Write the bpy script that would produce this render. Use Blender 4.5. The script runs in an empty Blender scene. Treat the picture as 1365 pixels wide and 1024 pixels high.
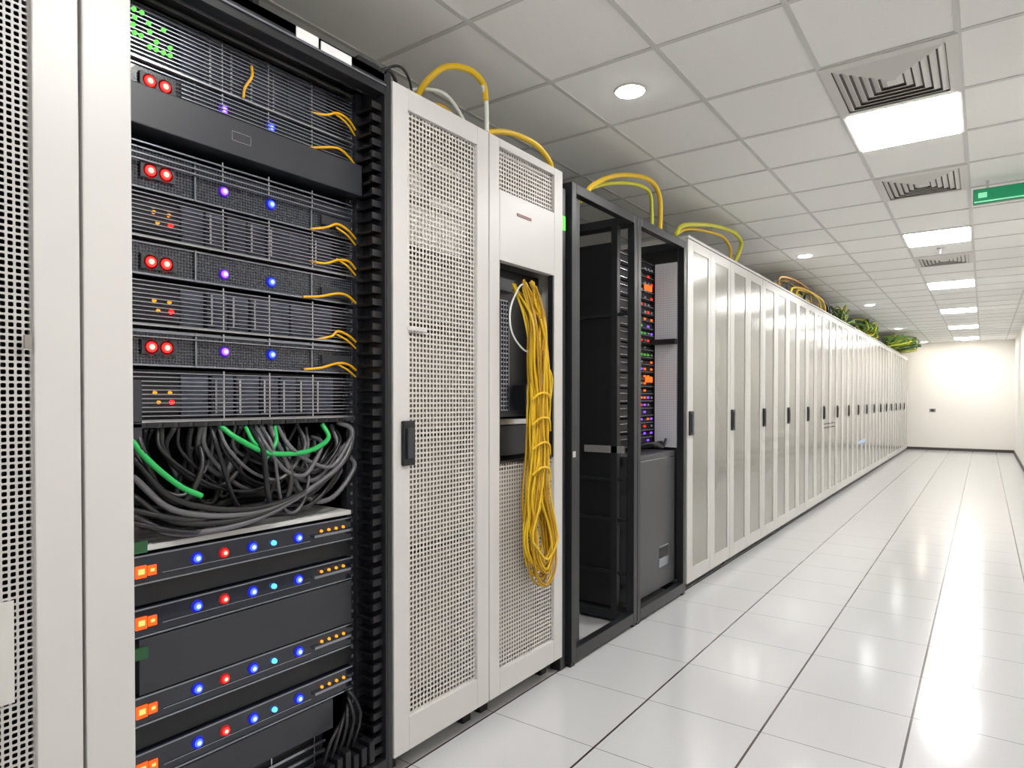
import bpy, bmesh, math, random
from mathutils import Vector, Matrix
random.seed(7)
S = bpy.context.scene
S.view_settings.view_transform = 'Standard'

# ---------------------------------------------------------------- materials
def new_mat(name):
    m = bpy.data.materials.new(name); m.use_nodes = True
    nt = m.node_tree
    b = nt.nodes['Principled BSDF']
    return m, nt, b

def mat(name, col, rough=0.5, metal=0.0, emit=None, es=0.0, noise=0.0, nscale=20, coat=0.0, bump=0.0, alpha=1.0):
    m, nt, b = new_mat(name)
    b.inputs['Base Color'].default_value = (*col, 1)
    b.inputs['Roughness'].default_value = rough
    b.inputs['Metallic'].default_value = metal
    b.inputs['Coat Weight'].default_value = coat
    b.inputs['Alpha'].default_value = alpha
    if emit:
        b.inputs['Emission Color'].default_value = (*emit, 1)
        b.inputs['Emission Strength'].default_value = es
    if noise > 0 or bump > 0:
        tc = nt.nodes.new('ShaderNodeTexCoord')
        nz = nt.nodes.new('ShaderNodeTexNoise'); nz.inputs['Scale'].default_value = nscale
        nt.links.new(tc.outputs['Object'], nz.inputs['Vector'])
        if noise > 0:
            mx = nt.nodes.new('ShaderNodeMix'); mx.data_type = 'RGBA'
            mx.inputs['A'].default_value = (*[c*(1-noise) for c in col], 1)
            mx.inputs['B'].default_value = (*[min(1, c*(1+noise)) for c in col], 1)
            nt.links.new(nz.outputs['Fac'], mx.inputs['Factor'])
            nt.links.new(mx.outputs['Result'], b.inputs['Base Color'])
        if bump > 0:
            bp = nt.nodes.new('ShaderNodeBump'); bp.inputs['Strength'].default_value = bump
            bp.inputs['Distance'].default_value = 0.002
            nt.links.new(nz.outputs['Fac'], bp.inputs['Height'])
            nt.links.new(bp.outputs['Normal'], b.inputs['Normal'])
    return m

def math_node(nt, op, a, b=None, c=None):
    n = nt.nodes.new('ShaderNodeMath'); n.operation = op
    for i, v in enumerate((a, b, c)):
        if v is None: continue
        if isinstance(v, (int, float)): n.inputs[i].default_value = v
        else: nt.links.new(v, n.inputs[i])
    return n.outputs[0]

def hole_mask(nt, pitch, hole, axis):
    tc = nt.nodes.new('ShaderNodeTexCoord')
    sp = nt.nodes.new('ShaderNodeSeparateXYZ')
    nt.links.new(tc.outputs['Object'], sp.inputs[0])
    ds = []
    for ax in (axis, 'Z'):
        f = math_node(nt, 'FRACT', math_node(nt, 'DIVIDE', math_node(nt, 'ADD', sp.outputs[ax], 50.0), pitch))
        ds.append(math_node(nt, 'ABSOLUTE', math_node(nt, 'SUBTRACT', f, 0.5)))
    p4 = math_node(nt, 'ADD', math_node(nt, 'POWER', ds[0], 4.0), math_node(nt, 'POWER', ds[1], 4.0))
    return math_node(nt, 'LESS_THAN', p4, (hole/2)**4)

def perf_mat(name, col, pitch, hole, axis='Y', rough=0.4):
    """perforated sheet: square holes really open"""
    m, nt, b = new_mat(name)
    b.inputs['Base Color'].default_value = (*col, 1)
    b.inputs['Roughness'].default_value = rough
    al = math_node(nt, 'SUBTRACT', 1.0, hole_mask(nt, pitch, hole, axis))
    nt.links.new(al, b.inputs['Alpha'])
    return m

def dot_mat(name, c0, c1, pitch, hole, rough, coat=0.0, axis='Y'):
    m, nt, b = new_mat(name)
    hm = hole_mask(nt, pitch, hole, axis)
    mx = nt.nodes.new('ShaderNodeMix'); mx.data_type = 'RGBA'
    mx.inputs['A'].default_value = (*c0, 1); mx.inputs['B'].default_value = (*c1, 1)
    nt.links.new(hm, mx.inputs['Factor']); nt.links.new(mx.outputs['Result'], b.inputs['Base Color'])
    b.inputs['Roughness'].default_value = rough; b.inputs['Coat Weight'].default_value = coat
    return m

WHITE = mat('painted_white_steel', (0.62, 0.605, 0.59), 0.36, noise=0.02, nscale=6)
WHITE2 = mat('painted_white_steel_bright', (0.60, 0.59, 0.565), 0.26)
BLACK = mat('black_steel', (0.014, 0.015, 0.018), 0.35, noise=0.2, nscale=8)
BLACKP = mat('black_plastic', (0.007, 0.007, 0.009), 0.45)
DGREY = mat('dark_grey_panel', (0.030, 0.032, 0.040), 0.40, noise=0.08, nscale=5)
UGREY = mat('charcoal_cabinet_paint', (0.065, 0.066, 0.072), 0.42, noise=0.06, nscale=5)
MGREY = mat('mid_grey_equipment', (0.22, 0.22, 0.22), 0.5)
LGREY = mat('light_grey_backing', (0.42, 0.42, 0.46), 0.5)
BEIGE = mat('pale_equipment', (0.24, 0.22, 0.195), 0.5, noise=0.35, nscale=9)
SLAT = mat('dark_metal_slat', (0.34, 0.36, 0.41), 0.24, metal=0.9)
SILVER = mat('silver_metal', (0.6, 0.6, 0.62), 0.25, metal=0.9)
NAVY = dot_mat('server_face', (0.060, 0.066, 0.085), (0.006, 0.006, 0.010), 0.0085, 0.74, 0.25, 0.4)
NAVY2 = mat('server_face_gloss', (0.009, 0.011, 0.022), 0.18, noise=0.4, nscale=14, coat=0.5)
SATIN = mat('satin_door_panel', (0.38, 0.37, 0.34), 0.18, metal=0.6, noise=0.06, nscale=3)
YELLOW = mat('yellow_cable', (0.78, 0.50, 0.015), 0.42)
YELLOW2 = mat('golden_cable', (0.48, 0.26, 0.010), 0.42)
ORANGEC = mat('orange_cable', (0.50, 0.25, 0.06), 0.45)
LIME = mat('lime_cable', (0.64, 0.62, 0.04), 0.45)
GREENC = mat('green_cable', (0.02, 0.45, 0.10), 0.4)
MGREEN = mat('mossy_cable', (0.20, 0.38, 0.08), 0.5)
DGREEN = mat('dark_green_cable', (0.06, 0.13, 0.05), 0.5)
WHITEC = mat('white_cable', (0.75, 0.78, 0.72), 0.4)
CABLEB = mat('black_cable', (0.013, 0.013, 0.015), 0.38)
CABLEG = mat('grey_cable', (0.12, 0.12, 0.13), 0.36)
def led(name, c, s, k=0.15): return mat(name, (c[0]*k, c[1]*k, c[2]*k), 0.6, emit=c, es=s)
L_RED = led('led_red', (1.0, 0.012, 0.010), 4.5)
L_ORG = led('led_orange', (1.0, 0.085, 0.006), 1.7)
L_BLUE = led('led_blue', (0.016, 0.035, 1.0), 7)
L_PUR = led('led_purple', (0.16, 0.04, 1.0), 5)
L_CYAN = led('led_cyan', (0.05, 0.35, 1.0), 4)
K_RED = led('led_core_red', (1.0, 0.30, 0.24), 3.0)
K_BLUE = led('led_core_blue', (0.30, 0.42, 1.0), 3.0)
K_PUR = led('led_core_purple', (0.72, 0.45, 1.0), 3.0)
HALO_RED = led('led_halo_red', (0.55, 0.004, 0.004), 0.6)  # dim emission colours for the painted glow around the LEDs
HALO_BLUE = led('led_halo_blue', (0.004, 0.010, 0.60), 0.7)
HALO_PUR = led('led_halo_purple', (0.06, 0.008, 0.42), 0.7)
L_GRN = led('led_green', (0.15, 0.9, 0.1), 1.3)
L_AMB = led('led_amber', (1.0, 0.40, 0.02), 1.2)
D_RED = led('port_red', (1.0, 0.03, 0.01), 1.0)
D_ORG = led('port_orange', (1.0, 0.18, 0.01), 1.0)
D_PUR = led('port_purple', (0.25, 0.08, 0.9), 1.3)
D_GRN = led('port_green', (0.1, 0.6, 0.05), 0.6)
PANEL = led('light_diffuser', (1.0, 0.985, 0.96), 42, 0.5)
DOWN = led('downlight_lens', (1.0, 0.99, 0.97), 60, 0.5)
DOWNW = led('downlight_lens_warm', (1.0, 0.88, 0.70), 85, 0.5)

# ---------------------------------------------------------------- helpers
def empty(name, loc):
    o = bpy.data.objects.new(name, None); S.collection.objects.link(o)
    o.location = loc; o.empty_display_size = 0.1
    return o

def finish(bm, name, parent, m, loc=None, smooth=False):
    off = Vector(parent.location) if parent else Vector(loc or (0, 0, 0))
    bmesh.ops.translate(bm, verts=bm.verts, vec=-off)
    bmesh.ops.recalc_face_normals(bm, faces=bm.faces)
    me = bpy.data.meshes.new(name); bm.to_mesh(me); bm.free()
    if smooth:
        for p in me.polygons: p.use_smooth = True
    o = bpy.data.objects.new(name, me); S.collection.objects.link(o)
    if parent: o.parent = parent
    else: o.location = off
    me.materials.append(m)
    return o

def add_box(bm, b):
    x0, x1, y0, y1, z0, z1 = b
    v = [bm.verts.new((x, y, z)) for x in (x0, x1) for y in (y0, y1) for z in (z0, z1)]
    for f in ((0,1,3,2),(4,6,7,5),(0,4,5,1),(2,3,7,6),(0,2,6,4),(1,5,7,3)):
        bm.faces.new([v[i] for i in f])

def boxes(name, parent, bl, m, bevel=0.0, loc=None):
    bm = bmesh.new()
    for b in bl: add_box(bm, b)
    bmesh.ops.recalc_face_normals(bm, faces=bm.faces)
    if bevel > 0:
        bmesh.ops.bevel(bm, geom=list(bm.edges), offset=bevel, segments=2, affect='EDGES', profile=0.6)
    return finish(bm, name, parent, m, loc)

def box(name, parent, x0, x1, y0, y1, z0, z1, m, bevel=0.0, loc=None):
    return boxes(name, parent, [(x0, x1, y0, y1, z0, z1)], m, bevel, loc)

def catmull(pts, n=8):
    P = [Vector(p) for p in pts]
    P = [P[0]*2-P[1]] + P + [P[-1]*2-P[-2]]
    out = []
    for i in range(1, len(P)-2):
        a, b, c, d = P[i-1:i+3]
        for k in range(n):
            t = k/n
            out.append(0.5*((2*b)+(c-a)*t+(2*a-5*b+4*c-d)*t*t+(3*b-a-3*c+d)*t**3))
    out.append(P[-2]); return out

def add_tube(bm, pts, r, n=8, seg=8, ridge=0.0, zmin=None):
    C = catmull(pts, n)
    if zmin is not None:
        for c in C: c.z = max(c.z, zmin+r*1.1)
    prev = None; up = None
    for i, p in enumerate(C):
        t = (C[min(i+1, len(C)-1)]-C[max(i-1, 0)])
        if t.length < 1e-7: continue
        t.normalize()
        if up is None:
            up = t.orthogonal().normalized()
        up = (up - t*up.dot(t))
        if up.length < 1e-5: up = t.orthogonal()
        up.normalize(); sd = t.cross(up)
        rr = r*(1+(ridge if i % 2 else -ridge))
        ring = [bm.verts.new(p+(up*math.cos(a)+sd*math.sin(a))*rr) for a in [2*math.pi*k/seg for k in range(seg)]]
        if prev:
            for k in range(seg):
                bm.faces.new((prev[k], prev[(k+1) % seg], ring[(k+1) % seg], ring[k]))
        else: bm.faces.new(ring[::-1])
        prev = ring
    bm.faces.new(prev)

def tubes(name, parent, tl, m, n=8, seg=8, ridge=0.0, loc=None, zmin=None):
    bm = bmesh.new()
    for pts, r in tl: add_tube(bm, pts, r, n, seg, ridge, zmin)
    return finish(bm, name, parent, m, loc, smooth=True)

def add_disc(bm, c, r, h, axis='X', seg=16):
    M = Matrix.Translation(Vector(c))
    if axis == 'X': M = M @ Matrix.Rotation(math.radians(90), 4, 'Y')
    bmesh.ops.create_cone(bm, cap_ends=True, segments=seg, radius1=r, radius2=r*0.85, depth=h, matrix=M)

def discs(name, parent, cl, r, h, m, axis='X'):
    bm = bmesh.new()
    for c in cl: add_disc(bm, c, r, h, axis)
    return finish(bm, name, parent, m)

# ---------------------------------------------------------------- room
H = 2.88
RX0, RX1, RY0, RY1 = -3.3, 0.62, -4.0, 20.9
FX = -1.675      # front plane of the cabinet row

# floor material : raised access tiles
m, nt, b = new_mat('raised_floor_tiles')
tc = nt.nodes.new('ShaderNodeTexCoord'); sp = nt.nodes.new('ShaderNodeSeparateXYZ')
nt.links.new(tc.outputs['Object'], sp.inputs[0])
def line_mask(sock, off, pitch, w):
    f = math_node(nt, 'FRACT', math_node(nt, 'DIVIDE', math_node(nt, 'ADD', sock, off), pitch))
    d = math_node(nt, 'ABSOLUTE', math_node(nt, 'SUBTRACT', f, 0.5))
    return math_node(nt, 'GREATER_THAN', d, 0.5-w/pitch/2)
lx = line_mask(sp.outputs['X'], 49*0.49+0.24, 0.49, 0.009)
ly = line_mask(sp.outputs['Y'], 60.0-0.235, 0.50, 0.004)
lm = math_node(nt, 'MAXIMUM', lx, math_node(nt, 'MULTIPLY', ly, 0.7))
nz = nt.nodes.new('ShaderNodeTexNoise'); nz.inputs['Scale'].default_value = 300
nt.links.new(tc.outputs['Object'], nz.inputs['Vector'])
cr = nt.nodes.new('ShaderNodeValToRGB')
cr.color_ramp.elements[0].position = 0.35; cr.color_ramp.elements[0].color = (0.56, 0.565, 0.58, 1)
cr.color_ramp.elements[1].position = 0.6; cr.color_ramp.elements[1].color = (0.64, 0.64, 0.65, 1)
nt.links.new(nz.outputs['Fac'], cr.inputs['Fac'])
mx = nt.nodes.new('ShaderNodeMix'); mx.data_type = 'RGBA'
nt.links.new(lm, mx.inputs['Factor']); nt.links.new(cr.outputs['Color'], mx.inputs['A'])
mx.inputs['B'].default_value = (0.06, 0.04, 0.04, 1)
nt.links.new(mx.outputs['Result'], b.inputs['Base Color'])
b.inputs['Roughness'].default_value = 0.15
b.inputs['Specular IOR Level'].default_value = 0.9
FLOORM = m

WALLM = mat('wall_paint', (0.84, 0.815, 0.77), 0.7, bump=0.1, nscale=80)
CEILM = mat('ceiling_tile', (0.88, 0.88, 0.86), 0.85, noise=0.03, nscale=120, bump=0.2)
GRIDM = mat('ceiling_grid_bar', (0.62, 0.62, 0.60), 0.5)
box('floor', None, RX0, RX1, RY0, RY1, -0.1, 0.0, FLOORM)
box('ceiling', None, RX0, RX1, RY0, RY1, H, H+0.1, CEILM)
box('wall_left', None, RX0-0.1, RX0, RY0, RY1, 0, H, WALLM)
box('wall_right', None, RX1, RX1+0.1, RY0, RY1, 0, H, WALLM)
box('wall_back', None, RX0, RX1, RY1, RY1+0.1, 0, H, WALLM)
box('wall_front', None, RX0, RX1, RY0-0.1, RY0, 0, H, WALLM)
BASEM = mat('baseboard_dark', (0.06, 0.05, 0.045), 0.5)
box('baseboard_back', None, RX0, RX1, RY1-0.015, RY1, 0, 0.07, BASEM)
box('baseboard_right', None, RX1-0.015, RX1, RY0, RY1-0.015, 0, 0.07, BASEM)

TX = [-0.10-0.5345*k for k in range(6)] + [0.4345]
TYP = 0.62; TY0 = 3.92
ty = [TY0+TYP*k for k in range(-12, 28) if RY0 < TY0+TYP*k < RY1]
bars = [(x-0.011, x+0.011, RY0, RY1, H-0.005, H) for x in TX if x > RX0]
bars += [(RX0, RX1, y-0.011, y+0.011, H-0.0045, H) for y in ty]
boxes('trim_ceiling_grid', None, bars, GRIDM)

def light_panel(y0):
    p = empty('ceiling_light_panel', (-0.3675, y0+TYP/2, H))
    x0, x1, y1 = -0.6345, -0.10, y0+TYP
    box('diffuser', p, x0+0.02, x1-0.02, y0+0.02, y1-0.02, H-0.014, H-0.001, PANEL)
    w = 0.02
    boxes('frame', p, [(x0, x1, y0, y0+w, H-0.010, H-0.001), (x0, x1, y1-w, y1, H-0.010, H-0.001),
                       (x0, x0+w, y0+w, y1-w, H-0.010, H-0.001), (x1-w, x1, y0+w, y1-w, H-0.010, H-0.001)], WHITE2)
for k in range(-2, 6):
    light_panel(TY0+3.1*k)

VENTM = mat('vent_metal', (0.68, 0.66, 0.63), 0.45)
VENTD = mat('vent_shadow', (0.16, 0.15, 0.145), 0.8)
def vent(y0):
    x0, x1, y1 = -0.6345, -0.10, y0+TYP
    p = empty('air_vent', ((x0+x1)/2, y0+TYP/2, H))
    cx, cy = (x0+x1)/2, y0+TYP/2
    box('duct_shade_plate', p, x0+0.03, x1-0.03, y0+0.03, y1-0.03, H-0.004, H-0.001, VENTD)  # no recess here: dark plate paints the shade behind the louvres
    bm = bmesh.new()
    def ring(ax, ay, bx, by, za, zb):
        a = [bm.verts.new((cx+sx*ax, cy+sy*ay, za)) for sx, sy in ((-1,-1),(1,-1),(1,1),(-1,1))]
        c = [bm.verts.new((cx+sx*bx, cy+sy*by, zb)) for sx, sy in ((-1,-1),(1,-1),(1,1),(-1,1))]
        for k in range(4): bm.faces.new((a[k], a[(k+1) % 4], c[(k+1) % 4], c[k]))
    hx, hy = (x1-x0)/2, TYP/2
    ring(hx, hy, hx, hy, H-0.001, H-0.012)
    ring(hx, hy, hx-0.045, hy-0.045, H-0.012, H-0.014)
    for i in range(6):
        ox = hx-0.048-i*0.035; oy = hy-0.048-i*0.035*hy/hx
        ring(ox, oy, ox-0.024, oy-0.024, H-0.006, H-0.018)
        ring(ox-0.024, oy-0.024, ox-0.026, oy-0.026, H-0.018, H-0.016)
        ring(ox-0.026, oy-0.026, ox-0.003, oy-0.003, H-0.016, H-0.005)
    finish(bm, 'louvres', p, VENTM)
    box('centre_plate', p, cx-0.02, cx+0.02, cy-0.03, cy+0.03, H-0.018, H-0.004, VENTM)
for y in (TY0-TYP, TY0+2*TYP, TY0+7*TYP): vent(y)

def downlight(x, y, lm=DOWN):
    p = empty('recessed_downlight', (x, y, H))
    bm = bmesh.new()
    bmesh.ops.create_cone(bm, cap_ends=True, segments=40, radius1=0.075, radius2=0.08, depth=0.008, matrix=Matrix.Translation((x, y, H-0.005)))
    finish(bm, 'trim_ring', p, WHITE2, smooth=False)
    bm = bmesh.new()
    bmesh.ops.create_cone(bm, cap_ends=True, segments=40, radius1=0.066, radius2=0.068, depth=0.004, matrix=Matrix.Translation((x, y, H-0.0105)))
    finish(bm, 'lens', p, lm)
for x, y in ((-1.43, 2.98), (-1.55, 7.45), (-1.5, 11.9), (-1.5, 16.2)): downlight(x, y)
downlight(-0.4, 20.35, DOWNW); downlight(-1.3, 20.35, DOWNW)

def sprinkler(x, y):
    p = empty('fire_sprinkler', (x, y, H))
    bm = bmesh.new()
    bmesh.ops.create_cone(bm, cap_ends=True, segments=20, radius1=0.03, radius2=0.035, depth=0.01, matrix=Matrix.Translation((x, y, H-0.006)))
    bmesh.ops.create_cone(bm, cap_ends=True, segments=12, radius1=0.008, radius2=0.012, depth=0.04, matrix=Matrix.Translation((x, y, H-0.03)))
    bmesh.ops.create_cone(bm, cap_ends=True, segments=16, radius1=0.018, radius2=0.018, depth=0.004, matrix=Matrix.Translation((x, y, H-0.05)))
    finish(bm, 'head', p, SILVER)
sprinkler(-0.37, 7.9)

# exit sign
p = empty('exit_sign', (0.14, 5.65, H-0.09))
EXG = mat('exit_sign_green', (0.0, 0.16, 0.07), 0.3, emit=(0.0, 0.22, 0.08), es=0.6)
EXL = mat('exit_sign_pale', (0.3, 0.7, 0.45), 0.3, emit=(0.15, 0.75, 0.4), es=0.6)
box('housing', p, -0.075, 0.36, 5.645, 5.685, H-0.158, H-0.055, mat('exit_housing', (0.03, 0.25, 0.14), 0.4), 0.004)
box('face', p, -0.068, 0.353, 5.640, 5.646, H-0.151, H-0.062, EXG)
boxes('lit_edge', p, [(-0.068, 0.353, 5.637, 5.640, H-0.151, H-0.142), (-0.045, 0.005, 5.637, 5.640, H-0.12, H-0.085)], EXL)
boxes('hanger', p, [(0.0, 0.015, 5.66, 5.672, H-0.056, H), (0.27, 0.285, 5.66, 5.672, H-0.056, H)], SILVER)

# wall socket on end wall
p = empty('wall_outlet', (-1.13, RY1, 1.06))
box('plate', p, -1.20, -1.06, RY1-0.012, RY1, 1.02, 1.11, MGREY, 0.003)
box('socket', p, -1.16, -1.10, RY1-0.016, RY1-0.011, 1.04, 1.09, BLACKP)

# ---------------------------------------------------------------- cabinet carcass
def carcass(p, y0, y1, z1, m, x0=-2.70, xf=FX-0.045, base=0.06, t=0.02):
    boxes('carcass', p, [
        (x0, xf, y0, y0+t, base, z1), (x0, xf, y1-t, y1, base, z1),
        (x0, x0+t, y0+t, y1-t, base, z1),
        (x0+t, xf, y0+t, y1-t, z1-0.03, z1), (x0+t, xf, y0+t, y1-t, base, base+0.03)], m)
    feet = []
    for yy in (y0+0.03, y1-0.08):
        for xx in (x0+0.05, xf-0.08):
            feet.append((xx, xx+0.05, yy, yy+0.05, 0.0, base))
    boxes('feet', p, feet, BLACKP)

PERF_D = perf_mat('perforated_steel_left', (0.52, 0.51, 0.50), 0.0145, 0.70)
PERF_W = perf_mat('perforated_steel_door', (0.64, 0.61, 0.57), 0.0185, 0.68)
PERF_S = perf_mat('perforated_side_sheet', (0.66, 0.66, 0.70), 0.016, 0.45, axis='X')

# --- left perforated cabinet
p = empty('perforated_server_cabinet', (-2.2, 0.29, 0.0))
carcass(p, -0.06, 0.638, 2.46, WHITE)
T = 0.035
boxes('door_frame', p, [(FX-T, FX, 0.548, 0.638, 0.08, 2.46), (FX-T, FX, -0.06, 0.03, 0.08, 2.46),
                        (FX-T, FX, 0.03, 0.548, 2.36, 2.46), (FX-T, FX, 0.03, 0.548, 0.08, 0.2)], WHITE, 0.003)
box('perforated_sheet', p, FX-0.016, FX-0.014, 0.03, 0.548, 0.2, 2.36, PERF_D)
box('equipment', p, -2.5, FX-0.20, 0.0, 0.6, 0.2, 2.3, BLACK)
box('latch', p, FX, FX+0.008, 0.528, 0.540, 1.46, 1.49, BEIGE, 0.001)
box('info_plate', p, FX-0.013, FX-0.010, 0.42, 0.51, 0.70, 0.92, WHITE2)

# ---------------------------------------------------------------- main open rack
RY_0, RY_1 = 0.645, 1.608
p = empty('open_server_rack', (-2.2, 1.12, 0.0))
boxes('side_panel', p, [(-2.70, FX, RY_0, 0.752, 0.06, 2.47)], WHITE, 0.004)
SX = -1.80     # server face plane
Y0, Y1 = 0.765, 1.535
boxes('frame', p, [
    (-2.70, FX-0.002, 1.578, 1.608, 0.03, 2.47),       # far side panel
    (-2.70, -2.66, 0.752, 1.578, 0.06, 2.47),          # back
    (-2.70, FX-0.002, 0.752, 1.578, 2.44, 2.47),       # roof
    (FX-0.05, FX-0.002, 0.752, 1.578, 2.40, 2.47),     # header
    (FX-0.05, FX-0.002, 0.752, 1.578, 0.03, 0.10),     # sill
    (-2.66, FX-0.05, 0.752, 1.578, 0.05, 0.08),
    (FX-0.05, FX, 1.585, 1.606, 0.02, 2.48),
    (SX-0.04, SX-0.01, 1.52, 1.56, 0.1, 2.44), (SX-0.04, SX-0.01, 0.752, 0.775, 0.1, 2.44),
], BLACK, 0.002)
box('header_lip', p, FX-0.004, FX+0.004, 0.76, 1.58, 2.425, 2.431, SLAT)
boxes('header_label', p, [(FX-0.001, FX+0.002, 1.22, 1.30, 2.434, 2.466), (FX-0.001, FX+0.002, 1.31, 1.43, 2.434, 2.462)], mat('label_white', (0.85, 0.85, 0.85), 0.4))
boxes('roof_rails', p, [(SX-0.02, SX, 0.76, 1.56, 2.405, 2.415), (SX+0.03, SX+0.045, 0.76, 1.57, 2.42, 2.43), (SX-0.08, SX-0.06, 0.76, 1.57, 2.40, 2.42)], SILVER)
boxes('feet', p, [(xx, xx+0.06, yy, yy+0.06, 0, 0.05) for xx in (-2.65, FX-0.09) for yy in (0.66, 1.53)], BLACKP)
fing = []; z = 0.12
while z < 2.38:
    fing.append((-1.79, -1.695, 1.548, 1.578, z, z+0.010))
    fing.append((-1.705, -1.693, 1.535, 1.578, z, z+0.022))
    z += 0.042
boxes('cable_manager', p, fing, BLACKP, 0.001)
boxes('cable_manager_spine', p, [(-1.83, -1.79, 1.55, 1.578, 0.1, 2.42)], DGREY)

dg, nv, nv2, sl, sv, bk, gn, md = [], [], [], [], [], [], [], []
R, O, B, P_, C, G, A, R2 = [], [], [], [], [], [], [], []
pcb = []
def server_body(z0, z1, lst, x=SX, ya=Y0, yb=Y1, depth=0.6):
    lst.append((x-depth, x, ya, yb, z0, z1))
def slats(z0, z1, n, x=SX+0.004, ya=Y0+0.01, yb=Y1-0.01):
    pz = (z1-z0)/n
    for i in range(n):
        sl.append((x+0.006, x+0.014, ya, yb, z0+pz*i, z0+pz*i+pz*0.25))
    for yy in (1.05, 1.20, 1.36):
        sv.append((x+0.004, x+0.008, yy, yy+0.004, z0, z1))
def slat_unit(z0, z1, n):
    server_body(z0, z1, bk, x=SX-0.03); slats(z0+0.004, z1, n)
    sv.append((SX-0.02, SX+0.02, Y0, Y1, z0, z0+0.003))
    y = Y0+0.18
    while y < Y1-0.09:
        w_ = random.uniform(0.055, 0.085)
        pcb.append((SX-0.03, SX-0.012-random.uniform(0, 0.012), y, y+w_, z0+0.012, z1-0.012))
        if random.random() < 0.6:
            sv.append((SX-0.012, SX-0.008, y+0.006, y+0.012, z0+0.02, z1-0.02))
        y += w_+0.008
def red_server(z0, z1, zl, purple=True):
    server_body(z0, z1, nv)
    sl.append((SX, SX+0.006, Y0, Y1, z1-0.006, z1-0.002))
    sl.append((SX, SX+0.006, Y0, Y1, z0, z0+0.005))
    sl.append((SX, SX+0.008, 0.97, 0.974, z0, z1)); sl.append((SX, SX+0.008, 1.36, 1.364, z0, z1))
    for yy in (0.850, 0.890): R2.append((SX+0.010, yy, zl))
    P_.append((SX+0.006, 1.06, zl)); B.append((SX+0.006, 1.215, zl))
    md.append((SX, SX+0.010, 0.825, 0.915, zl-0.020, zl+0.020))
    md.append((SX, SX+0.012, 1.40, 1.52, zl-0.02, zl+0.01))
slat_unit(2.235, 2.385, 13)
for i in range(7):
    for j in range(5):
        if random.random() < 0.55:
            G.append((SX+0.020, 0.79+0.018*i+random.uniform(-.003, .003), 2.275+j*0.020))
red_server(2.165, 2.232, 2.19)
slats(2.175, 2.232, 5, ya=0.93)
dg.append((SX-0.3, SX+0.045, Y0, Y1+0.01, 2.055, 2.160))
sv.append((SX+0.045, SX+0.0465, 1.06, 1.12, 2.095, 2.096)); sv.append((SX+0.045, SX+0.0465, 1.06, 1.12, 2.121, 2.122))
sv.append((SX+0.045, SX+0.0465, 1.06, 1.061, 2.095, 2.122)); sv.append((SX+0.045, SX+0.0465, 1.119, 1.12, 2.095, 2.122))
red_server(1.905, 2.015, 1.955)
slats(1.975, 2.035, 4)
slat_unit(1.775, 1.900, 11)
red_server(1.680, 1.768, 1.715)
slat_unit(1.545, 1.672, 11)
red_server(1.440, 1.538, 1.490)
slats(1.515, 1.540, 2)
slat_unit(1.290, 1.432, 12)
dg.append((SX-0.02, SX+0.02, Y0, Y1, 1.275, 1.290))
for i in range(16):
    bk.append((SX+0.02, SX+0.024, 0.83+i*0.042, 0.86+i*0.042, 1.277, 1.289))
md.append((SX, SX+0.02, Y0, 0.82, 1.22, 1.40))
for zc in (1.835, 1.60, 1.355):
    md.append((SX-0.03, SX+0.002, 0.80, 0.93, zc-0.035, zc+0.035))
    A.append((SX+0.006, 0.90, zc+0.014)); A.append((SX+0.006, 0.86, zc+0.014)); A.append((SX+0.006, 0.87, zc-0.012))
smallred = [(SX+0.006, 0.905, 1.823), (SX+0.006, 0.905, 1.588), (SX+0.006, 0.905, 1.343)]
box('equipment_shelf', p, SX-0.5, SX+0.03, Y0, Y1-0.03, 0.955, 0.970, mat('shelf_paint', (0.62, 0.61, 0.60), 0.45), 0.002)
LX = -1.765
def low_server(z0, z1, zl, ya=0.77, yb=1.50):
    server_body(z0, z1, nv2, x=LX, ya=ya, yb=yb)
    sl.append((LX, LX+0.006, ya, yb, z1-0.004, z1)); sl.append((LX, LX+0.005, ya, yb, z0, z0+0.004))
    O.append((LX, LX+0.006, 0.792, 0.820, zl-0.019, zl+0.013)); O.append((LX, LX+0.006, 0.823, 0.845, zl-0.016, zl+0.010))
    for yy, l in ((0.955, B), (1.035, R), (1.125, B), (1.195, C), (1.285, B)):
        l.append((LX+0.006, yy, zl+0.004))
    for k in range(4): A.append((LX+0.008, 1.37+0.03*k, zl+0.012))
    sl.append((LX, LX+0.012, 1.34, 1.49, zl-0.006, zl+0.002))
    sl.append((LX, LX+0.003, 0.86, 1.33, zl-0.016, zl-0.014))
low_server(0.872, 0.948, 0.908)
server_body(0.815, 0.868, bk, x=LX-0.01, yb=1.5)
low_server(0.735, 0.810, 0.775)
dg.append((LX-0.5, LX+0.004, 0.80, 1.50, 0.585, 0.730))
low_server(0.505, 0.582, 0.545)
server_body(0.44, 0.50, bk, x=LX-0.01, yb=1.5)
low_server(0.355, 0.435, 0.395)
dg.append((LX-0.5, LX+0.002, 0.80, 1.42, 0.25, 0.350))
server_body(0.10, 0.245, bk, x=LX-0.03, yb=1.4)
slats(0.11, 0.24, 4, x=LX-0.03, yb=1.4)
boxes('blank_panels', p, dg, DGREY, 0.003)
boxes('server_faces', p, nv, NAVY, 0.001)
boxes('lower_server_faces', p, nv2, NAVY2, 0.001)
boxes('server_recesses', p, bk, BLACKP)
boxes('drive_sleds', p, pcb, mat('drive_sled', (0.10, 0.11, 0.15), 0.3, metal=0.6, noise=0.5, nscale=25), 0.001)
boxes('grille_slats', p, sl, SLAT)
boxes('trim_lines', p, sv, SILVER)
boxes('modules', p, md, DGREY, 0.001)
boxes('release_handles', p, O, L_ORG, 0.0015)
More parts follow.
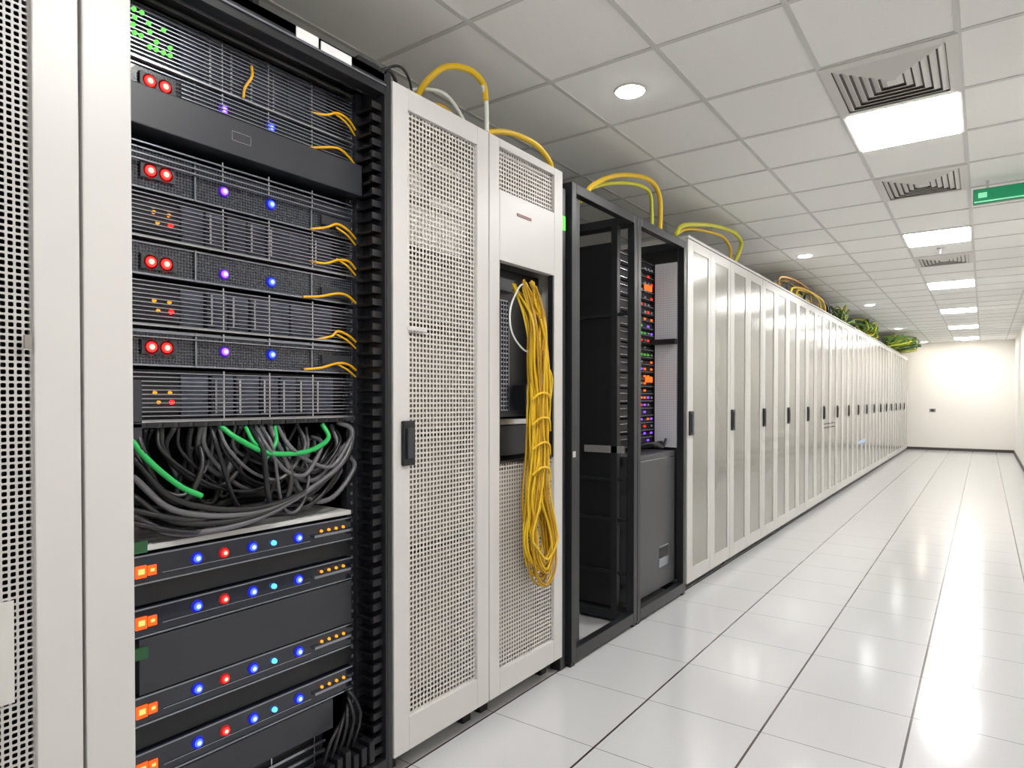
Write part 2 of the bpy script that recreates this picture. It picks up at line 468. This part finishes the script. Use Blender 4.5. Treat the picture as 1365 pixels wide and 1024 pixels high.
boxes('release_handle_windows', p, [(LX+0.005, LX+0.007, o[2]+0.006, o[3]-0.006, o[4]+0.010, o[5]-0.008) for o in O], led('handle_window', (1.0, 0.40, 0.10), 2.0))
for nm, l, mm, r in (('red_leds', R, L_RED, .0110), ('red_pair_leds', R2, L_RED, .0150), ('blue_leds', B, L_BLUE, .0120), ('purple_leds', P_, L_PUR, .0115),
                     ('cyan_leds', C, L_CYAN, .008), ('small_red_leds', smallred, L_RED, .006)):
    discs(nm, p, l, r, 0.008, mm)
def sh(l, dx): return [(c[0]+dx, c[1], c[2]) for c in l]
for nm, l, mm, km, r in (('red', R, HALO_RED, K_RED, .011), ('red_pair', R2, HALO_RED, K_RED, .015), ('blue', B, HALO_BLUE, K_BLUE, .012), ('purple', P_, HALO_PUR, K_PUR, .0115)):
    discs(nm+'_led_halos', p, sh(l, -0.003), r*1.45, 0.006, mm)  # wider dim discs added to paint a glow halo around each LED
    discs(nm+'_led_cores', p, sh(l, 0.0035), r*0.55, 0.004, km)
discs('green_leds', p, G, 0.006, 0.006, L_GRN); discs('amber_leds', p, A, 0.005, 0.006, L_AMB)
boxes('status_tags', p, [(LX, LX+0.01, 0.785, 0.82, zz, zz+0.03) for zz in (0.955, 0.68)], mat('green_tag', (0.02, 0.10, 0.035), 0.4))
eh = []
for k in range(70):
    eh.append((SX-0.009, SX-0.006, 1.533, 1.543, 0.15+k*0.032, 0.162+k*0.032))
boxes('rail_holes', p, eh, SILVER)

bm1, bm2 = bmesh.new(), bmesh.new()
for i in range(38):
    ya = random.uniform(0.80, 1.25); yb = min(1.54, ya+random.uniform(0.1, 0.5))
    zs = 1.275; sag = random.uniform(1.0, 1.14)
    x = random.uniform(-1.90, -1.76)
    pts = [(SX-0.0, ya, zs), (x+0.02, ya+0.01, zs-0.07), (x, ya+(yb-ya)*0.35, sag+0.02), (x+0.01, ya+(yb-ya)*0.65, sag),
           (x, yb-0.01, sag+0.09), (SX-0.03, yb, zs-random.uniform(0.0, 0.12))]
    add_tube(bm1 if i % 2 else bm2, pts, random.choice((0.005, 0.007, 0.0085)), 14, 8, 0.10 if i % 3 else 0.0)
for i in range(9):
    zz = 0.985+random.uniform(0, 0.05)
    x = random.uniform(-1.95, -1.77)
    pts = [(x, 0.78, zz+0.05), (x+.02, 0.95, zz), (x-.01, 1.15, zz+random.uniform(-.005, .04)), (x, 1.35, zz+0.03), (x-.02, 1.52, zz+random.uniform(.05, .2))]
    add_tube(bm1, pts, random.choice((0.008, 0.010)), 14, 8, 0.08)
for k in range(4):
    pts = [(SX+0.01, 0.80, 1.20-k*.05), (-1.76, 0.90, 1.08-k*.03), (-1.74, 1.10, 1.03-k*.012), (-1.74, 1.30, 1.06), (-1.75, 1.45, 1.14), (-1.77, 1.51, 1.24), (-1.80, 1.47, 1.275)]
    add_tube(bm2 if k % 2 else bm1, pts, 0.009, 12, 8)
finish(bm1, 'black_cables', p, CABLEB, smooth=True)
finish(bm2, 'grey_cables', p, CABLEG, smooth=True)
tubes('green_cables', p, [
    ([(-1.79, 0.79, 1.255), (-1.765, 0.83, 1.19), (-1.75, 0.90, 1.12), (-1.745, 0.96, 1.085)], 0.008),
    ([(-1.79, 1.04, 1.275), (-1.76, 1.08, 1.235), (-1.745, 1.17, 1.19), (-1.745, 1.30, 1.185), (-1.76, 1.40, 1.22), (-1.79, 1.40, 1.27)], 0.008),
    ([(-1.79, 1.22, 1.27), (-1.755, 1.20, 1.22), (-1.75, 1.16, 1.17)], 0.006),
    ([(-1.79, 1.12, 1.27), (-1.755, 1.13, 1.22), (-1.75, 1.19, 1.18)], 0.006)], GREENC)
yl = []
for zz in (2.315, 2.19, 2.10, 1.935, 1.83, 1.71, 1.575, 1.475):
    a = random.uniform(-.02, .03); s = random.choice((-.008, 0.0, 0.008))
    yl.append(([(SX+0.006, 1.35+a, zz-0.026), (SX+0.024, 1.40+a, zz-0.020+s), (SX+0.03, 1.45, zz-0.002+s), (SX+0.024, 1.50, zz-0.004), (SX+0.01, 1.545, zz-0.022)], 0.0042))
    if random.random() < 0.5:
        yl.append(([(SX+0.024, 1.45, zz-0.004), (SX+0.03, 1.49, zz-0.022), (SX+0.015, 1.54, zz-0.045)], 0.0032))
yl.append(([(SX+0.02, 1.14, 2.345), (SX+0.03, 1.135, 2.31), (SX+0.025, 1.115, 2.27), (SX+0.025, 1.11, 2.24)], 0.004))
tubes('yellow_patch_leads', p, yl, mat('patch_lead', (0.85, 0.45, 0.01), 0.4))
hp = []
for k in range(6):
    y = 1.36+k*0.03; hp.append((-1.78+0.008*k, -1.71+0.005*k, y, y+0.024, 0.11, 0.16+0.012*(k % 3)))
boxes('power_adapters', p, hp, BLACKP, 0.004)
tubes('power_leads', p, [([(-1.74, 1.36+.03*k, 0.16), (-1.72, 1.38+.03*k, 0.24+.01*k), (-1.76, 1.48, 0.27+.02*k), (-1.78, 1.54, 0.18)], 0.006) for k in range(5)], CABLEB)
# ---------------------------------------------------------------- white perforated door cabinets
DZ0, DZ1 = 0.085, 2.46
p = empty('perforated_server_cabinet', (-2.2, 1.885, 0.0))
ya, yb = 1.614, 2.157
carcass(p, ya, yb, 2.45, WHITE)
boxes('door_frame', p, [(FX-T, FX, ya, ya+0.075, DZ0, DZ1), (FX-T, FX, yb-0.075, yb, DZ0, DZ1),
      (FX-T, FX, ya+0.075, yb-0.075, 2.385, DZ1), (FX-T, FX, ya+0.075, yb-0.075, DZ0, 0.205)], WHITE, 0.003)
box('perforated_sheet', p, FX-0.016, FX-0.014, ya+0.075, yb-0.075, 0.205, 2.385, PERF_W)
boxes('inner_plates', p, [(FX-0.06, FX-0.055, ya+0.09, yb-0.09, 1.93, 2.075), (FX-0.06, FX-0.055, ya+0.09, ya+0.2, 2.12, 2.2),
                          (FX-0.06, FX-0.055, ya+0.24, yb-0.1, 2.10, 2.13), (FX-0.06, FX-0.055, ya+0.24, yb-0.1, 2.24, 2.27)], WHITE2)
boxes('equipment', p, [(-2.5, FX-0.14, ya+0.04, yb-0.04, a, b_) for a, b_ in ((0.2, 0.75), (0.78, 1.2), (1.23, 1.62), (1.65, 1.9), (2.1, 2.4))], BEIGE)
boxes('cross_rails', p, [(FX-0.13, FX-0.06, ya+0.04, yb-0.04, a, a+0.02) for a in (0.76, 1.21, 1.63)], BLACK)
box('handle', p, FX, FX+0.014, ya+0.035, ya+0.095, 1.115, 1.275, BLACKP, 0.005)
box('handle_lever', p, FX+0.013, FX+0.022, ya+0.05, ya+0.08, 1.14, 1.25, DGREY, 0.003)
box('label_strip', p, FX-0.001, FX+0.002, ya+0.07, ya+0.17, 1.60, 1.612, WHITE2)

p = empty('perforated_server_cabinet', (-2.2, 2.46, 0.0))
ya, yb = 2.163, 2.745
carcass(p, ya, yb, 2.45, WHITE)
boxes('door_frame', p, [(FX-T, FX, ya, ya+0.07, DZ0, DZ1), (FX-T, FX, yb-0.075, yb, DZ0, DZ1),
      (FX-T, FX, ya+0.07, yb-0.075, 2.425, DZ1), (FX-T, FX, ya+0.07, yb-0.075, DZ0, 0.19),
      (FX-T, FX, ya+0.07, yb-0.075, 1.945, 2.245)], WHITE, 0.003)
boxes('perforated_sheet', p, [(FX-0.016, FX-0.014, ya+0.07, yb-0.075, 2.245, 2.425), (FX-0.016, FX-0.014, ya+0.07, yb-0.075, 0.19, 1.075)], PERF_W)
boxes('window_trim', p, [(FX-0.03, FX-0.005, ya+0.07, ya+0.08, 1.075, 1.945), (FX-0.03, FX-0.005, yb-0.085, yb-0.075, 1.075, 1.945), (FX-0.03, FX-0.005, ya+0.07, yb-0.075, 1.075, 1.085)], BLACK)
box('badge_slot', p, FX-0.001, FX+0.003, 2.36, 2.47, 2.16, 2.172, mat('badge_red', (0.15, 0.02, 0.02), 0.4))
box('lower_equipment', p, -2.4, FX-0.14, ya+0.03, yb-0.03, 0.15, 1.02, BEIGE)
boxes('black_unit', p, [(-2.4, FX-0.06, ya+0.05, yb-0.05, 1.10, 1.235), (-2.4, FX-0.05, 2.50, yb-0.05, 1.30, 1.42), (-2.5, FX-0.12, ya+0.03, yb-0.03, 1.27, 1.95)], BLACK, 0.003)
box('silver_unit', p, -2.4, FX-0.05, ya+0.05, yb-0.05, 1.24, 1.262, SILVER)
gs = []
for k in range(26): gs.append((FX-0.119, FX-0.108, ya+0.05, 2.44, 1.30+k*0.02, 1.306+k*0.02))
for k in range(12): gs.append((FX-0.119, FX-0.106, ya+0.06+k*0.02, ya+0.064+k*0.02, 1.30, 1.80))
boxes('grille', p, gs, SLAT)
box('upper_unit', p, -2.4, FX-0.08, ya+0.05, 2.46, 1.84, 1.90, DGREY, 0.003)

# hanging bundle of yellow cable
b = empty('yellow_cable_bundle', (-1.62, 2.43, 1.0))
bmA, bmB = bmesh.new(), bmesh.new()
cy = 2.425
for i in range(20):
    x = random.uniform(-1.66, -1.59)
    o1 = random.uniform(-0.055, 0.035); o2 = o1+random.uniform(0.01, 0.05)
    w = lambda s=0.026: random.uniform(-s, s)
    zb = random.uniform(0.52, 0.66); rr = random.uniform(0.035, 0.095)
    top = random.uniform(1.45, 1.88)
    mid = cy+0.012
    pts = [(FX+0.01 if i % 4 else FX-0.05, cy-0.02+o1*0.3, 1.86+w()), (x, cy+o1*0.9+w(), 1.70), (x, mid+o1+w(), 1.50), (x, mid+o1*.8+w(), 1.28), (x, mid+o1*.7+w(), 1.10), (x, cy+o1+w(), 0.92),
           (x, cy+0.02-rr, 0.76), (x, cy+0.03-rr*.8, zb+0.06), (x+.01, cy+0.045, zb-0.01), (x+.01, cy+0.06+rr*.8, zb+0.06), (x, cy+0.05+rr, 0.76),
           (x, cy+o2+.02+w(), 0.95), (x, mid+o2+w(), 1.15), (x, mid+o2+w(), 1.38)]
    if top > 1.6: pts += [(x, mid+o2*.9+w(), top-0.12), (x, cy-0.01+w(), top)]
    else: pts += [(x+.01, mid+o2+0.02, top+0.03), (x+.01, mid+o2+.05, top-0.02), (x+.01, mid+o2+.03, top-0.12)]
    add_tube(bmA if i % 5 < 3 else bmB, pts, 0.0052, 7, 7)
for i in range(4):
    z0_ = 1.02+i*0.11
    pts = [(-1.60, cy-0.06, z0_), (-1.582, cy-0.01, z0_+0.03), (-1.580, cy+0.05, z0_+0.02), (-1.60, cy+0.09, z0_-0.03)]
    add_tube(bmA, pts, 0.0052, 6, 7)
finish(bmA, 'strands_bright', b, YELLOW, smooth=True)
finish(bmB, 'strands_dark', b, YELLOW2, smooth=True)
tubes('white_strand', b, [([(FX+0.0, 2.42, 1.87), (-1.65, 2.34, 1.84), (-1.645, 2.27, 1.74), (-1.645, 2.28, 1.64), (-1.64, 2.36, 1.57), (-1.62, 2.42, 1.56)], 0.004)], WHITEC)

# ---------------------------------------------------------------- black open frame racks
def frame_rack(ya, yb, wl):
    p = empty('open_frame_rack', (-2.2, (ya+yb)/2, 0.0))
    zt = 2.44; w = 0.045; xf = FX; xb = -2.62
    L = []
    for yy, ww in ((ya, wl), (yb-w, w)):
        L.append((xf-w, xf, yy, yy+ww, 0.02, zt)); L.append((xb, xb+w, yy, yy+w, 0.02, zt))
        L.append((xb+w, xf-w, yy, yy+w, zt-0.05, zt)); L.append((xb+w, xf-w, yy, yy+w, 0.02, 0.08))
    L += [(xb, xb+w, ya+w, yb-w, zt-0.05, zt), (xb, xb+w, ya+w, yb-w, 0.02, 0.085),
          (xf-w, xf, ya+wl, yb-w, zt-0.05, zt), (xf-w, xf, ya+wl, yb-w, 0.02, 0.085)]
    boxes('frame', p, L, BLACK, 0.003)
    boxes('feet', p, [(xx, xx+.04, yy, yy+.04, 0, 0.02) for xx in (xf-w, xb) for yy in (ya, yb-w)], BLACKP)
    return p, w
p, w = frame_rack(2.835, 3.60, 0.045)
boxes('inner_front_post', p, [(FX-0.075, FX-0.030, 2.895, 2.965, 0.08, 2.39)], BLACK, 0.003)
boxes('side_sheet', p, [(-2.57, FX-0.10, 3.565, 3.572, 0.10, 2.30)], BLACKP)
boxes('back_sheet', p, [(-2.60, -2.59, 2.88, 3.56, 0.1, 2.38)], BLACKP)
boxes('side_rails', p, [(-2.57, FX-0.05, 3.545, 3.562, a, a+0.02) for a in (0.30, 0.62, 0.86, 1.85)], BLACK)
box('slide_rail', p, -2.0, FX-0.05, 3.53, 3.545, 1.03, 1.075, SILVER, 0.003)
boxes('inner_post', p, [(FX-0.14, FX-0.10, 3.53, 3.57, 0.08, 2.4), (FX-0.14, FX-0.10, 2.87, 2.90, 0.08, 2.4)], BLACK)
boxes('post_labels', p, [(FX, FX+0.002, 2.845, 2.87, 1.06, 1.09)], WHITE2)
p, w = frame_rack(3.605, 4.385, 0.045)
box('side_sheet', p, -2.57, FX-0.05, 4.345, 4.352, 0.10, 2.40, BLACKP)
boxes('perforated_sheet', p, [(-1.885, FX-0.05, 4.335, 4.338, 1.02, 1.735), (-1.885, FX-0.05, 4.335, 4.338, 1.77, 2.30)], PERF_S)
box('perforated_backing', p, -1.885, FX-0.05, 4.339, 4.345, 1.02, 2.30, LGREY)
box('cross_bar', p, -1.90, FX-0.045, 4.29, 4.34, 1.735, 1.77, BLACK, 0.002)
box('lower_unit', p, -2.5, FX-0.06, 3.66, 4.33, 0.10, 1.0, UGREY, 0.006)
boxes('lower_unit_lines', p, [(FX-0.06, FX-0.058, 3.68, 4.31, 0.96, 0.965), (FX-0.06, FX-0.057, 4.06, 4.22, 0.24, 0.38)], SLAT)
boxes('lower_unit_display', p, [(FX-0.058, FX-0.055, 4.07, 4.21, 0.30, 0.37)], BLACKP)
boxes('equipment', p, [(-2.5, -1.905, 3.66, 4.33, 1.03+i*0.1, 1.12+i*0.1) for i in range(13)], BLACKP, 0.002)
sl2 = [(-1.905, -1.89, 3.67, 4.32, 1.04+i*0.05, 1.045+i*0.05) for i in range(26)]
boxes('equipment_slats', p, sl2, SLAT)
cols = {'r': [], 'o': [], 'b': [], 'g': [], 'w': []}
for i in range(26):
    z = 1.06+i*0.049
    if z > 2.25: break
    zone = 'bbrobwb' if z < 1.35 else ('obow' if z < 1.6 else ('bgrgw' if z < 1.85 else 'rwwow'))
    for k in range(4):
        if random.random() < 0.5:
            y = 4.10+k*0.055
            cols[random.choice(zone)].append((-1.89, -1.884, y, y+0.028, z+0.004, z+0.018))
for c, mm in (('r', D_RED), ('o', D_ORG), ('b', D_PUR), ('g', D_GRN), ('w', SILVER)):
    if cols[c]: boxes('status_lights_'+{'r':'red','o':'orange','b':'purple','g':'green','w':'ports'}[c], p, cols[c], mm)
boxes('status_displays', p, [(-1.89, -1.882, 4.16, 4.28, 2.10, 2.14), (-1.89, -1.882, 4.18, 4.29, 1.47, 1.51)], D_ORG, 0.002)
tubes('loose_cables', p, [([(-1.88, 3.95+.06*k, 1.02+.0*k), (-1.80, 4.05+.05*k, 1.06), (-1.76, 4.18, 1.03), (-1.78, 4.28, 1.08)], 0.008) for k in range(5)], CABLEB)
p = empty('cable_riser', (-1.72, 2.79, 1.2))
box('conduit', p, -1.76, -1.70, 2.765, 2.815, 0.0, 2.40, BLACK, 0.004)
box('status_light', p, -1.70, -1.695, 2.775, 2.805, 2.19, 2.26, L_GRN)

# ---------------------------------------------------------------- far row of closed cabinets
def closed_cabinet(y0, wd, zt):
    p = empty('server_cabinet', (-2.2, y0+wd/2, 0.0))
    y1 = y0+wd-0.006
    box('body', p, -2.70, FX-0.025, y0, y1, 0.05, zt, WHITE, 0.004)
    box('plinth', p, -2.68, FX-0.05, y0+0.01, y1-0.01, 0.0, 0.05, BLACKP)
    half = (y1-y0)/2
    fr, st = [], []
    for k in range(2):
        a = y0+half*k+0.002; b_ = a+half-0.004
        m0, m1 = a+0.105, b_-0.045
        z0_, z1_ = 0.06, zt-0.005
        fr += [(FX-0.025, FX, a, m0, z0_, z1_), (FX-0.025, FX, m1, b_, z0_, z1_),
               (FX-0.025, FX, m0, m1, z1_-0.07, z1_), (FX-0.025, FX, m0, m1, z0_, z0_+0.10)]
        st.append((FX-0.022, FX-0.006, m0, m1, z0_+0.10, z1_-0.07))
    boxes('door_frames', p, fr, WHITE2, 0.002)
    boxes('satin_panels', p, st, SATIN)
    box('handle', p, FX, FX+0.014, y0+0.02, y0+0.10, 1.10, 1.27, BLACKP, 0.005)
    box('handle_lever', p, FX+0.013, FX+0.020, y0+0.04, y0+0.08, 1.12, 1.25, DGREY, 0.003)
    box('top_cap', p, -2.70, FX+0.004, y0, y1, zt, zt+0.018, WHITE2, 0.003)
    return p
for k in range(17):
    q = closed_cabinet(4.41+0.942*k, 0.942, 2.475)
    if k == 5:
        boxes('vent_slots', q, [(FX, FX+0.003, 9.2+j*0.27, 9.2+j*0.27+0.2, zz, zz+0.012) for j in range(3) for zz in (0.98, 1.03)], BLACKP)
    if k == 8:
        box('blue_label', q, FX, FX+0.004, 12.0, 12.75, 0.62, 0.67, mat('pale_blue', (0.45, 0.6, 0.8), 0.4))

# ---------------------------------------------------------------- overhead cables
ZR = 2.494
def oc(name, tl, m, loc, zmin=None):
    e = empty(name, loc)
    for k, (mm, l) in enumerate(zip(m, tl)):
        tubes('strand_%d' % (k+1), e, l, mm, n=10, zmin=zmin)
oc('overhead_cable', [
    [([(-1.93, 1.98, 2.48), (-1.88, 1.93, 2.53), (-1.82, 1.92, 2.60), (-1.76, 1.98, 2.68), (-1.72, 2.08, 2.70), (-1.705, 2.155, 2.67), (-1.70, 2.17, 2.60)], 0.013)],
    [([(-1.704, 2.155, 2.66), (-1.70, 2.172, 2.60), (-1.70, 2.175, 2.52), (-1.70, 2.175, 2.465)], 0.010),
     ([(-1.98, 1.80, 2.475), (-1.90, 1.88, 2.58), (-1.80, 2.00, 2.60), (-1.78, 2.10, 2.54), (-1.78, 2.14, 2.475)], 0.008)],
    [([(-1.95, 1.85, 2.475), (-1.85, 1.90, 2.51), (-1.78, 1.98, 2.53), (-1.75, 2.06, 2.475)], 0.010)]],
    (YELLOW, WHITEC, YELLOW2), (-1.8, 1.98, 2.46), zmin=2.462)
oc('overhead_cable', [[([(-1.76, 2.20, 2.475), (-1.75, 2.28, 2.52), (-1.74, 2.42, 2.555), (-1.72, 2.58, 2.55), (-1.72, 2.69, 2.51), (-1.72, 2.72, 2.47)], 0.013)]], (YELLOW,), (-1.75, 2.4, 2.46), zmin=2.462)
oc('overhead_cable', [[([(-1.80, 3.18, 2.45), (-1.80, 3.26, 2.55), (-1.79, 3.50, 2.67), (-1.78, 3.78, 2.75), (-1.76, 3.98, 2.765), (-1.75, 4.09, 2.70), (-1.75, 4.11, 2.58), (-1.75, 4.10, 2.46)], 0.015)],
                      [([(-1.84, 3.20, 2.45), (-1.84, 3.30, 2.55), (-1.83, 3.55, 2.65), (-1.81, 3.85, 2.72), (-1.79, 4.02, 2.71), (-1.79, 4.06, 2.60), (-1.79, 4.06, 2.46)], 0.012)]], (YELLOW, LIME), (-1.8, 3.6, 2.45), zmin=2.442)
oc('overhead_cable', [[([(-1.80, 4.50, 2.53), (-1.80, 4.62, 2.62), (-1.79, 4.95, 2.70), (-1.78, 5.30, 2.76), (-1.76, 5.70, 2.79), (-1.75, 5.88, 2.74), (-1.75, 5.80, 2.62), (-1.76, 5.72, 2.53)], 0.017)],
                      [([(-1.84, 4.55, 2.53), (-1.84, 4.80, 2.64), (-1.83, 5.15, 2.70), (-1.81, 5.55, 2.73), (-1.80, 5.74, 2.66), (-1.80, 5.72, 2.53)], 0.013)]], (LIME, YELLOW), (-1.8, 5.1, 2.52), zmin=ZR)
tg = []
for mm_i in range(4):
    l = []
    for k in range(3):
        ya = random.uniform(6.9, 8.9); yb = ya+random.uniform(1.2, 2.6); zt = random.uniform(2.60, 2.78); x = random.uniform(-1.95, -1.74)
        l.append(([(x, ya, 2.52), (x, ya+0.1, zt-0.05), (x+.02, ya*.6+yb*.4, zt), (x+.02, ya*.2+yb*.8, zt-.01), (x, yb-0.05, zt-0.06), (x, yb, 2.52)], random.uniform(0.009, 0.016)))
    tg.append(l)
oc('overhead_cable_bundle', tg, (YELLOW, LIME, ORANGEC, DGREY), (-1.85, 8.9, 2.51), zmin=ZR)
def tangle(yc, span, n, xr=-1.68, zt=2.78):
    e = empty('overhead_cable_bundle', (-1.85, yc, 2.51))
    bms = [bmesh.new() for _ in range(3)]
    for i in range(n):
        y = yc+random.uniform(-span, span)
        pts = [(random.uniform(-1.92, -1.72), y, 2.53)]
        for k in range(4):
            pts.append((random.uniform(-1.95, xr), y+random.uniform(-.25, .25), random.uniform(2.56, zt)))
        pts.append((random.uniform(-1.92, -1.72), y+random.uniform(-.3, .3), 2.53))
        add_tube(bms[i % 3], pts, random.uniform(0.008, 0.014), 7, 6, zmin=ZR)
    for bm, nm, mm in zip(bms, ('green', 'dark_green', 'yellow'), (MGREEN, DGREEN, LIME)):
        finish(bm, nm+'_strands', e, mm, smooth=True)
tangle(11.2, 0.2, 9); tangle(13.9, 0.8, 32, -1.62, 2.80); tangle(18.0, 1.2, 40, -1.25, 2.80)
p = empty('cable_entry_bracket', (-1.85, 1.66, 2.49))
boxes('bracket', p, [(-1.80, -1.72, 1.50, 1.60, 2.482, 2.515), (-1.90, -1.86, 1.30, 1.60, 2.482, 2.505)], BLACK, 0.003)
tubes('black_lead', p, [([(-1.76, 1.58, 2.50), (-1.74, 1.66, 2.53), (-1.78, 1.74, 2.51), (-1.82, 1.79, 2.48)], 0.007),
                        ([(-1.76, 1.60, 2.50), (-1.72, 1.68, 2.55), (-1.74, 1.76, 2.54), (-1.78, 1.82, 2.48)], 0.005)], CABLEB, zmin=2.472)
p = empty('ceiling_drop_pole', (-1.90, 1.25, 2.6))
boxes('pole', p, [(-1.91, -1.885, 1.21, 1.235, 2.475, H), (-1.93, -1.865, 1.19, 1.255, 2.472, 2.49)], BLACK, 0.002)

# ---------------------------------------------------------------- camera
cam = bpy.data.cameras.new('camera'); co = bpy.data.objects.new('camera', cam); S.collection.objects.link(co)
F = 873.0
cam.sensor_width = 36; cam.lens = 36*F/1365
co.location = (0, 0, 1.35)
co.rotation_euler = (math.radians(89.3), 0, math.radians(35.8))
cam.shift_y = (21+10.7)/1365
cam.clip_start = 0.01
S.camera = co
w = bpy.data.worlds.new('world'); S.world = w; w.use_nodes = True
w.node_tree.nodes['Background'].inputs[0].default_value = (0.8, 0.85, 0.9, 1)
w.node_tree.nodes['Background'].inputs[1].default_value = 0.3
